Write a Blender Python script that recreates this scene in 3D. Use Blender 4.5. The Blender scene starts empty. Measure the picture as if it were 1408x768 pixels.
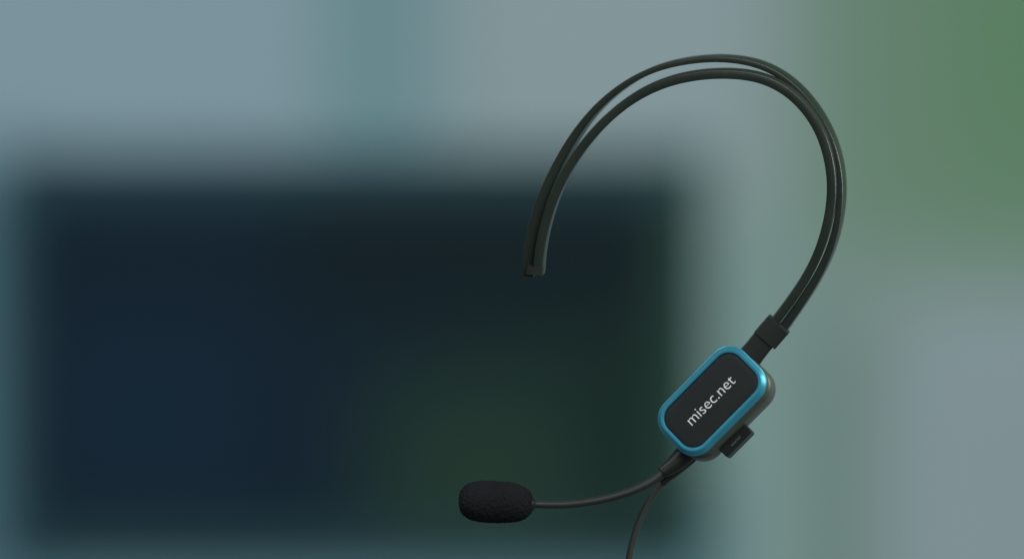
import bpy, bmesh, math
from mathutils import Vector, noise
S=0.0004
CAMD=1.4
BACK=3.5
KB=(CAMD+BACK)/CAMD
scene=bpy.context.scene
def W(px,py,d=0.0): return Vector(((px-704)*S, d*S, (384-py)*S))
def lin(c): 
    c=c/255.0
    return c/12.92 if c<=0.04045 else ((c+0.055)/1.055)**2.4
def L(rgb,k=1.0): return (lin(rgb[0])*k,lin(rgb[1])*k,lin(rgb[2])*k,1)

# ---------- materials ----------
def plastic(name,col,rough=0.45,bump=0.15,scale=2500,metal=0.0,spec=0.5,var=0.25):
    m=bpy.data.materials.new(name); m.use_nodes=True
    nt=m.node_tree; b=nt.nodes['Principled BSDF']
    tc=nt.nodes.new('ShaderNodeTexCoord')
    n=nt.nodes.new('ShaderNodeTexNoise'); n.inputs['Scale'].default_value=scale; n.inputs['Detail'].default_value=3
    n2=nt.nodes.new('ShaderNodeTexNoise'); n2.inputs['Scale'].default_value=45; n2.inputs['Detail'].default_value=4
    nt.links.new(tc.outputs['Object'],n.inputs['Vector']); nt.links.new(tc.outputs['Object'],n2.inputs['Vector'])
    mx=nt.nodes.new('ShaderNodeMix'); mx.data_type='RGBA'
    mx.inputs[6].default_value=(*[c*(1-var) for c in col[:3]],1); mx.inputs[7].default_value=(*[c*(1+var) for c in col[:3]],1)
    nt.links.new(n2.outputs['Fac'],mx.inputs[0]); nt.links.new(mx.outputs[2],b.inputs['Base Color'])
    mr=nt.nodes.new('ShaderNodeMapRange'); mr.inputs['To Min'].default_value=rough-0.06; mr.inputs['To Max'].default_value=rough+0.08
    nt.links.new(n2.outputs['Fac'],mr.inputs['Value']); nt.links.new(mr.outputs[0],b.inputs['Roughness'])
    bp=nt.nodes.new('ShaderNodeBump'); bp.inputs['Strength'].default_value=bump; bp.inputs['Distance'].default_value=0.0002
    nt.links.new(n.outputs['Fac'],bp.inputs['Height']); nt.links.new(bp.outputs[0],b.inputs['Normal'])
    b.inputs['Metallic'].default_value=metal; b.inputs['Specular IOR Level'].default_value=spec
    return m
M_band=plastic('band_plastic',(0.009,0.017,0.012),0.33,spec=0.36)
M_body=plastic('housing_plastic',(0.040,0.052,0.040),0.45,spec=0.4)
M_dark=plastic('dark_plastic',(0.008,0.012,0.010),0.42,spec=0.32)
M_face=plastic('face_plastic',(0.007,0.010,0.011),0.5,bump=0.25,scale=4000,spec=0.35)
M_teal=plastic('teal_metal',(0.045,0.30,0.43),0.34,bump=0.03,metal=0.5,var=0.10)
M_rubber=plastic('rubber',(0.014,0.019,0.017),0.5,spec=0.4)
M_white=plastic('white_print',(0.88,0.9,0.9),0.5,bump=0.0,var=0.01)
M_grey=plastic('grey_print',(0.07,0.09,0.09),0.5,bump=0.0,var=0.01)
M_foam=plastic('foam',(0.010,0.011,0.013),0.95,bump=1.0,scale=1400,spec=0.15,var=0.3)

# ---------- helpers ----------
def mkobj(name,verts,faces,mat,parent=None,smooth=True,angle=35):
    me=bpy.data.meshes.new(name); me.from_pydata([tuple(v) for v in verts],[],faces)
    bm=bmesh.new(); bm.from_mesh(me); bmesh.ops.recalc_face_normals(bm,faces=bm.faces); bm.to_mesh(me); bm.free()
    if smooth:
        for p in me.polygons: p.use_smooth=True
        me.set_sharp_from_angle(angle=math.radians(angle))
    me.materials.append(mat)
    ob=bpy.data.objects.new(name,me); scene.collection.objects.link(ob)
    if parent: ob.parent=parent
    return ob
def catmull(pts,n):
    P=[Vector(p) for p in pts]
    P=[2*P[0]-P[1]]+P+[2*P[-1]-P[-2]]
    out=[]
    for i in range(1,len(P)-2):
        for k in range(n):
            t=k/n; a,b,c,d=P[i-1],P[i],P[i+1],P[i+2]
            out.append(0.5*((2*b)+(-a+c)*t+(2*a-5*b+4*c-d)*t*t+(-a+3*b-3*c+d)*t**3))
    out.append(P[-2]); 
    return out
def loft(rings,closed=True):
    m=len(rings[0]); v=[p for r in rings for p in r]; f=[]
    for i in range(len(rings)-1):
        for j in range(m):
            k=(j+1)%m
            f.append((i*m+j,i*m+k,(i+1)*m+k,(i+1)*m+j))
    if closed:
        f.append(tuple(range(m))[::-1]); f.append(tuple((len(rings)-1)*m+j for j in range(m)))
    return v,f
def rrect(x0,x1,y0,y1,r,n=4):
    out=[]
    for cx,cy,a0 in ((x1-r,y1-r,0),(x0+r,y1-r,90),(x0+r,y0+r,180),(x1-r,y0+r,270)):
        for k in range(n+1):
            a=math.radians(a0+90*k/n); out.append((cx+r*math.cos(a),cy+r*math.sin(a)))
    return out
def smooth2(pts,it=60):
    pts=[p.copy() for p in pts]
    for _ in range(it):
        q=[p.copy() for p in pts]
        for i in range(1,len(pts)-1): q[i]=(pts[i-1]+2*pts[i]+pts[i+1])/4
        pts=q
    return pts
def strip(name,pts,profile,D,mat,parent,n=14,scales=None,sm=True):
    C=smooth2(catmull(pts,n)) if (len(pts)>3 and sm) else (catmull(pts,n) if len(pts)>3 else [Vector(p) for p in pts])
    rings=[]
    for i,c in enumerate(C):
        a=C[max(i-1,0)]; b=C[min(i+1,len(C)-1)]
        t=(b-a); t=Vector((t.x,t.y)).normalized(); nrm=Vector((t.y,-t.x))
        sc=1.0
        if scales:
            fi=i/(len(C)-1)*(len(scales)-1); k=min(int(fi),len(scales)-2); sc=scales[k]+(scales[k+1]-scales[k])*(fi-k)
        rings.append([W(c.x+nrm.x*u*sc+D[0]*v, c.y+nrm.y*u*sc+D[1]*v, c.z+D[2]*v) for u,v in profile])
    v,f=loft(rings); return mkobj(name,v,f,mat,parent)
def tube(name,pts,rad,mat,parent,n=14,seg=20,flat=1.0):
    C=catmull(pts,n); R=catmull([(r,0,0) for r in rad],n)
    rings=[]
    for i,c in enumerate(C):
        t=(C[min(i+1,len(C)-1)]-C[max(i-1,0)]).normalized()
        s1=t.cross(Vector((0,0,1))).normalized(); s2=s1.cross(t).normalized()
        rings.append([W(*(c+(s1*math.cos(a)+s2*math.sin(a)*flat)*R[i].x)) for a in [2*math.pi*k/seg for k in range(seg)]])
    v,f=loft(rings); return mkobj(name,v,f,mat,parent,angle=50)

headset=bpy.data.objects.new('headset',None); scene.collection.objects.link(headset)
headset.empty_display_size=0.02
headset['label']='dark single-ear headset with teal-rimmed earpiece and foam-tipped microphone'
headset['category']='headset'

# ---------- headband ----------
inner=[(745,377),(749,335),(765,276),(795,219),(838,168),(890,131),(945,113),(1000,109),(1048,116),(1088,140),(1118,179),(1133,225),(1136,272),(1125,328),(1100,384),(1051,450)]
outer=[(725,374),(731,318),(748,262),(773,210),(806,159),(850,116),(900,87),(950,74),(1000,70),(1054,78),(1100,104),(1136,145),(1160,193),(1170,242),(1168,292),(1154,347),(1125,402),(1080,466)]
band=bpy.data.objects.new('headband',None); scene.collection.objects.link(band); band.parent=headset
band.empty_display_size=0.01
strip('rail',[(x,y,-10) for x,y in inner],rrect(0,12.5,0,24,1.3,3),(0.22,-0.22,1.0),M_band,band)
strip('rail',[(x,y,40) for x,y in outer],rrect(-8.5,0,-25,0,1.2,3),(0.36,-0.22,1.0),M_band,band,scales=[2.0,1.9,1.6,1.2,1,1,1,1,1,1,1.1,1.3,1.6])
strip('end_cap',[(736,367,-11),(735.3,373,-11),(734.8,378,-11)],rrect(-12,11,0,44,2),(0.10,-0.12,1.0),M_dark,band)

# sleeve + collar
strip('band_sleeve',[(1066,446,-16),(1052,462,-16),(1036,482,-16),(1018,504,-16)],rrect(-16,16,0,46,3),(0.18,-0.06,1),M_dark,headset,scales=[0.95,1,1.0,1.12],sm=False)
strip('band_collar',[(1067,445,-18),(1060,453,-18),(1053,461,-18),(1048,467,-18)],rrect(-17,20,0,50,2.5),(0.16,-0.04,1),M_dark,headset,scales=[1,1,1,1],sm=False)

# ---------- earpiece ----------
Dn=Vector((14,45,-9)).normalized()
ang=math.radians(44)
A=Vector((math.cos(ang),0,math.sin(ang))); A=(A-Dn*A.dot(Dn)).normalized()
B=A.cross(Dn).normalized()
if B.x>0: B=-B
CEN=W(976,549,-22)
def HP(a,b,v): return CEN+(A*a+B*b+Dn*v)*S
HL,HW,R=78,44.5,29
def ring(ins,v,n=10,sa=0,sb=0):
    return [HP(x+sa,y+sb,v) for x,y in rrect(-HL+ins,HL-ins,-HW+ins,HW-ins,max(R-ins*0.8,3),n)]
ear=bpy.data.objects.new('earpiece',None); scene.collection.objects.link(ear); ear.parent=headset; ear.empty_display_size=0.01
def lr(name,layers,mat,closed=True,parent=ear,angle=35,sa=0,sb=0):
    v,f=loft([ring(i,d,10,sa,sb) for i,d in layers],closed); return mkobj(name,v,f,mat,parent,angle=angle)
lr('housing',[(9,8),(3.0,8),(1.5,9),(-0.5,13),(-1,19),(-1,46),(0.5,52),(4,56),(9,59),(20,60)],M_body,sa=1.5,sb=-5)
lr('rim',[(9.0,5),(9.0,-0.8),(8.6,-2.2),(8.0,-2.8),(5.4,-3.4),(4.4,-3.2),(1.2,0.6),(0.5,1.8),(0.3,2.6),(-0.6,3.0),(-0.9,3.8),(-0.9,6.5),(0,7.6),(4,7.8),(9.0,7.8)],M_teal,closed=False,angle=28)
lr('face_plate',[(9.3,6),(9.3,0.2),(9.9,-0.5),(11.0,-0.7),(16,-0.9)],M_face)
def letter(text,a,b,v,mat,name,parent,off=0.0,width=None):
    cu=bpy.data.curves.new(name,'FONT'); cu.body=text; cu.size=1; cu.align_x='CENTER'; cu.align_y='CENTER'; cu.offset=off; cu.extrude=0.01
    ob=bpy.data.objects.new('tmp',cu); scene.collection.objects.link(ob)
    bpy.context.view_layer.update()
    me=bpy.data.meshes.new_from_object(ob.evaluated_get(bpy.context.evaluated_depsgraph_get()))
    bpy.data.objects.remove(ob)
    xs=[v_.co.x for v_ in me.vertices]; w=max(xs)-min(xs); xm=(max(xs)+min(xs))/2
    k=width/w
    for v_ in me.vertices:
        p=v_.co
        v_.co=CEN+(A*(a+(p.x-xm)*k)+B*(b+p.y*k)-Dn*(v+p.z*20))*S
    me.materials.clear(); me.materials.append(mat)
    o=bpy.data.objects.new(name,me); scene.collection.objects.link(o); o.parent=parent
    return o
letter('misec.net',0,0,1.2,M_white,'lettering',ear,off=-0.014,width=85)

def box(name,a0,a1,b0,b1,v0,v1,r,mat,parent):
    rings=[]
    pr=rrect(a0,a1,b0,b1,r,4); e=1.2
    ca,cb=(a0+a1)/2,(b0+b1)/2
    for v,s in ((v0,e),(v0+e,0),(v1-e,0),(v1,e)):
        rings.append([HP(x-(1 if x>ca else -1)*s,y-(1 if y>cb else -1)*s,v) for x,y in pr])
    vv,f=loft(rings); return mkobj(name,vv,f,mat,parent)
box('button',-41,9,-65,-44,26,48,3,M_dark,ear)
vs=[];fs=[]
for k,(a,wd) in enumerate([(-15,2.2),(-11.6,1.6),(-8.8,2.4),(-5.2,1.4),(-2.8,2.0),(0.4,1.6)]):
    b0=-60.2; hgt=3.4 if k%2 else 2.8
    a-=10
    base=len(vs)
    for v in (24.6,26.1):
        for da,db in ((0,0),(wd,0),(wd,hgt),(0,hgt)): vs.append(HP(a+da,b0+db,v))
    fs+= [tuple(base+i for i in q) for q in ((0,1,2,3),(7,6,5,4),(0,4,5,1),(1,5,6,2),(2,6,7,3),(3,7,4,0))]
mkobj('button_marking',vs,fs,M_grey,ear,smooth=False)

# ---------- boom, microphone, cable ----------
tube('boom_socket',[(950,615,8),(936,630,6),(921,642,3),(909,649,0)],[15,13.5,11,8.5],M_dark,headset)
tube('microphone_boom',[(922,641,2),(905,655,0),(880,669,-3),(850,680,-5),(815,688,-6),(775,692.5,-6),(728,692,-6)],[6.5,6,5.8,5.6,5.4,5.4,5.4],M_rubber,headset)
tube('cable_strain_relief',[(957,620,22),(944,633,20),(929,647,18),(917,658,16),(911,666,15)],[12,11,9,7,5.4],M_dark,headset)
tube('cable',[(930,644,18),(915,659,16),(898,681,14),(883,708,12),(872,738,10),(865,770,8),(862,820,6),(862,900,6)],[4.6]*8,M_rubber,headset)
mic=bpy.data.objects.new('microphone',None); scene.collection.objects.link(mic); mic.parent=headset; mic.empty_display_size=0.01
rings=[]; seg=160; NL=170
for i in range(NL+1):
    th=math.pi*i/NL; cx=-math.cos(th)
    x=cx*51
    rr=28.5*(1-abs(cx)**3.4)**(1/2.5) if abs(cx)<1 else 0
    rr=max(rr,0.3)
    if cx>0: rr*=1-0.07*cx
    ring_=[]
    for k in range(seg):
        a=2*math.pi*k/seg
        p=Vector((x,rr*math.cos(a),rr*math.sin(a)))
        d=noise.noise(p*0.3)*0.9+noise.noise(p*0.75)*1.3
        nn=Vector((cx*0.6,math.cos(a),math.sin(a))).normalized()
        q=p+nn*d*min(1,rr/8)
        ring_.append(W(682+q.x,689-q.z+q.x*0.03,-6+q.y))
    rings.append(ring_)
v,f=loft(rings); mkobj('foam_windscreen',v,f,M_foam,mic,angle=180)
tube('microphone_neck',[(716,691,-6),(727,692,-6),(733,692,-6),(736,692,-6)],[13,11.5,10,7],M_dark,mic)

# ---------- backdrop ----------
s2=S*KB
E=0.72
def backmat(name,base,layers,rough=0.9,spec=0.1,E=E):
    m=bpy.data.materials.new(name); m.use_nodes=True; nt=m.node_tree; b=nt.nodes['Principled BSDF']
    b.inputs['Roughness'].default_value=rough; b.inputs['Specular IOR Level'].default_value=spec
    g=nt.nodes.new('ShaderNodeNewGeometry'); sp=nt.nodes.new('ShaderNodeSeparateXYZ'); nt.links.new(g.outputs['Position'],sp.inputs[0])
    ng=nt.nodes.new('ShaderNodeMath'); ng.operation='MULTIPLY'; ng.inputs[1].default_value=-1; nt.links.new(sp.outputs[2],ng.inputs[0])
    def mr(src,a,b_,inv=False):
        n=nt.nodes.new('ShaderNodeMapRange'); n.interpolation_type='SMOOTHSTEP'
        n.inputs['From Min'].default_value=a; n.inputs['From Max'].default_value=b_
        n.inputs['To Min'].default_value=1 if inv else 0; n.inputs['To Max'].default_value=0 if inv else 1
        nt.links.new(src,n.inputs['Value']); return n.outputs[0]
    def mul(a,b_):
        n=nt.nodes.new('ShaderNodeMath'); n.operation='MULTIPLY'; nt.links.new(a,n.inputs[0]); nt.links.new(b_,n.inputs[1]); return n.outputs[0]
    FX=lambda p:(p-704)*s2
    FY=lambda p:(p-384)*s2
    cur=None
    for col,(xa,xb,xc,xd),(ya,yb,yc,yd) in layers:
        f=None
        for src,F,lo,hi,inv in ((sp.outputs[0],FX,xa,xb,False),(sp.outputs[0],FX,xc,xd,True),(ng.outputs[0],FY,ya,yb,False),(ng.outputs[0],FY,yc,yd,True)):
            if lo is None: continue
            o=mr(src,F(lo),F(hi),inv)
            f=o if f is None else mul(f,o)
        mx=nt.nodes.new('ShaderNodeMix'); mx.data_type='RGBA'
        nt.links.new(f,mx.inputs[0])
        if cur is None: mx.inputs[6].default_value=L(base,1/E)
        else: nt.links.new(cur,mx.inputs[6])
        mx.inputs[7].default_value=L(col,1/E); cur=mx.outputs[2]
    nt.links.new(cur,b.inputs['Base Color'])
    return m
N=None
wallmat=backmat('wall_paint',(134,152,156),[
 ((126,149,160),(N,N,300,600),(N,N,N,N)),
 ((103,136,143),(360,510,510,700),(N,N,N,N)),
 ((118,144,142),(860,1010,1060,1200),(160,440,N,N)),
 ((106,130,124),(1060,1140,1180,1320),(300,540,N,N)),
 ((104,131,114),(980,1200,N,N),(N,N,260,520)),
 ((92,129,99),(1160,1440,N,N),(N,N,100,460)),
 ((129,146,151),(1140,1340,N,N),(360,600,N,N)),
 ((84,116,124),(N,N,1000,1020),(620,700,N,N)),
 ((74,106,118),(N,N,20,110),(130,300,N,N)),
],E=0.69)
def slab(name,x0,x1,y0,y1,z0,z1,mat,parent=None,bev=0.0,seg=3):
    bm=bmesh.new(); bmesh.ops.create_cube(bm,size=1)
    for v_ in bm.verts: v_.co=((x0+x1)/2+v_.co.x*(x1-x0),(y0+y1)/2+v_.co.y*(y1-y0),(z0+z1)/2+v_.co.z*(z1-z0))
    if bev: bmesh.ops.bevel(bm,geom=list(bm.edges),offset=bev,segments=seg,affect='EDGES')
    me=bpy.data.meshes.new(name); bm.to_mesh(me); bm.free(); me.materials.append(mat)
    ob=bpy.data.objects.new(name,me); scene.collection.objects.link(ob)
    if parent: ob.parent=parent
    return ob
wall=slab('wall',-3.5,3.5,BACK+0.06,BACK+0.2,-2.2,2.2,wallmat); wall['kind']='structure'
X=lambda p:(p-704)*s2
Z=lambda p:(384-p)*s2
scrmat=backmat('screen_surface',(15,33,46),[
 ((17,36,41),(450,700,N,N),(N,N,N,N)),
 ((20,41,36),(650,900,N,N),(N,N,N,N)),
 ((33,55,46),(400,640,700,880),(400,640,N,N)),
 ((15,30,35),(300,500,900,960),(220,260,340,520)),
 ((17,37,53),(20,140,240,460),(360,520,620,740)),
 ((38,66,74),(N,N,2,60),(N,N,N,N)),  # from here down: out-of-focus glow painted into the screen's edge colours
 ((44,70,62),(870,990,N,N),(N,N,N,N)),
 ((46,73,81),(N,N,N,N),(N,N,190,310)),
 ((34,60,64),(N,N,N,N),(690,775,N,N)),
],rough=0.7,spec=0.1)
framat=backmat('screen_frame',(54,80,90),[((54,82,74),(500,800,N,N),(N,N,N,N))],rough=0.7)
disp=bpy.data.objects.new('display_screen',None); scene.collection.objects.link(disp)
disp['label']='large dark flat display screen mounted on a pale wall'; disp['category']='screen'
sx0,sx1,sz0,sz1=X(4),X(976),Z(764),Z(206)
slab('casing',sx0,sx1,BACK,BACK+0.058,sz0,sz1,framat,disp,0.006)
slab('screen_surface',sx0+0.015,sx1-0.015,BACK-0.004,BACK-0.001,sz0+0.015,sz1-0.015,scrmat,disp)

# ---------- light ----------
w=bpy.data.worlds.new('World'); scene.world=w; w.use_nodes=True
w.node_tree.nodes['Background'].inputs[0].default_value=(0.86,0.96,1.0,1); w.node_tree.nodes['Background'].inputs[1].default_value=0.16
def look(o,t): o.rotation_euler=(Vector(t)-o.location).to_track_quat('-Z','Y').to_euler()
sl=bpy.data.lights.new('sun_lamp','SUN'); sl.energy=2.1; sl.angle=math.radians(35); sl.color=(1,0.99,0.97)
so=bpy.data.objects.new('sun_lamp',sl); scene.collection.objects.link(so); so.location=(0.8,-1.8,1.4); look(so,(0,0,0))
def area(name,loc,tgt,size,en,col):
    l=bpy.data.lights.new(name,'AREA'); l.energy=en; l.size=size; l.color=col
    o=bpy.data.objects.new(name,l); scene.collection.objects.link(o); o.location=loc; look(o,tgt)
area('side_lamp',(0.95,0.05,0.2),(0.12,0,0),0.3,6.5,(0.93,1.0,0.92))
area('top_lamp',(-0.5,-0.35,0.7),(0.1,0,0),0.3,3.0,(0.9,0.97,1.0))

# ---------- camera ----------
cd=bpy.data.cameras.new('camera'); cam=bpy.data.objects.new('camera',cd); scene.collection.objects.link(cam)
cam.location=(0,-CAMD,0); cam.rotation_euler=(math.radians(90),0,0)
cd.sensor_width=36; cd.lens=36*CAMD/(1408*S); cd.clip_start=0.05; cd.clip_end=50
cd.dof.use_dof=True; cd.dof.focus_distance=CAMD; 
Ap=138*S*KB/(KB-1)
cd.dof.aperture_fstop=cd.lens/1000/Ap
scene.camera=cam
scene.view_settings.view_transform='Standard'; scene.view_settings.look='None'; scene.view_settings.exposure=0
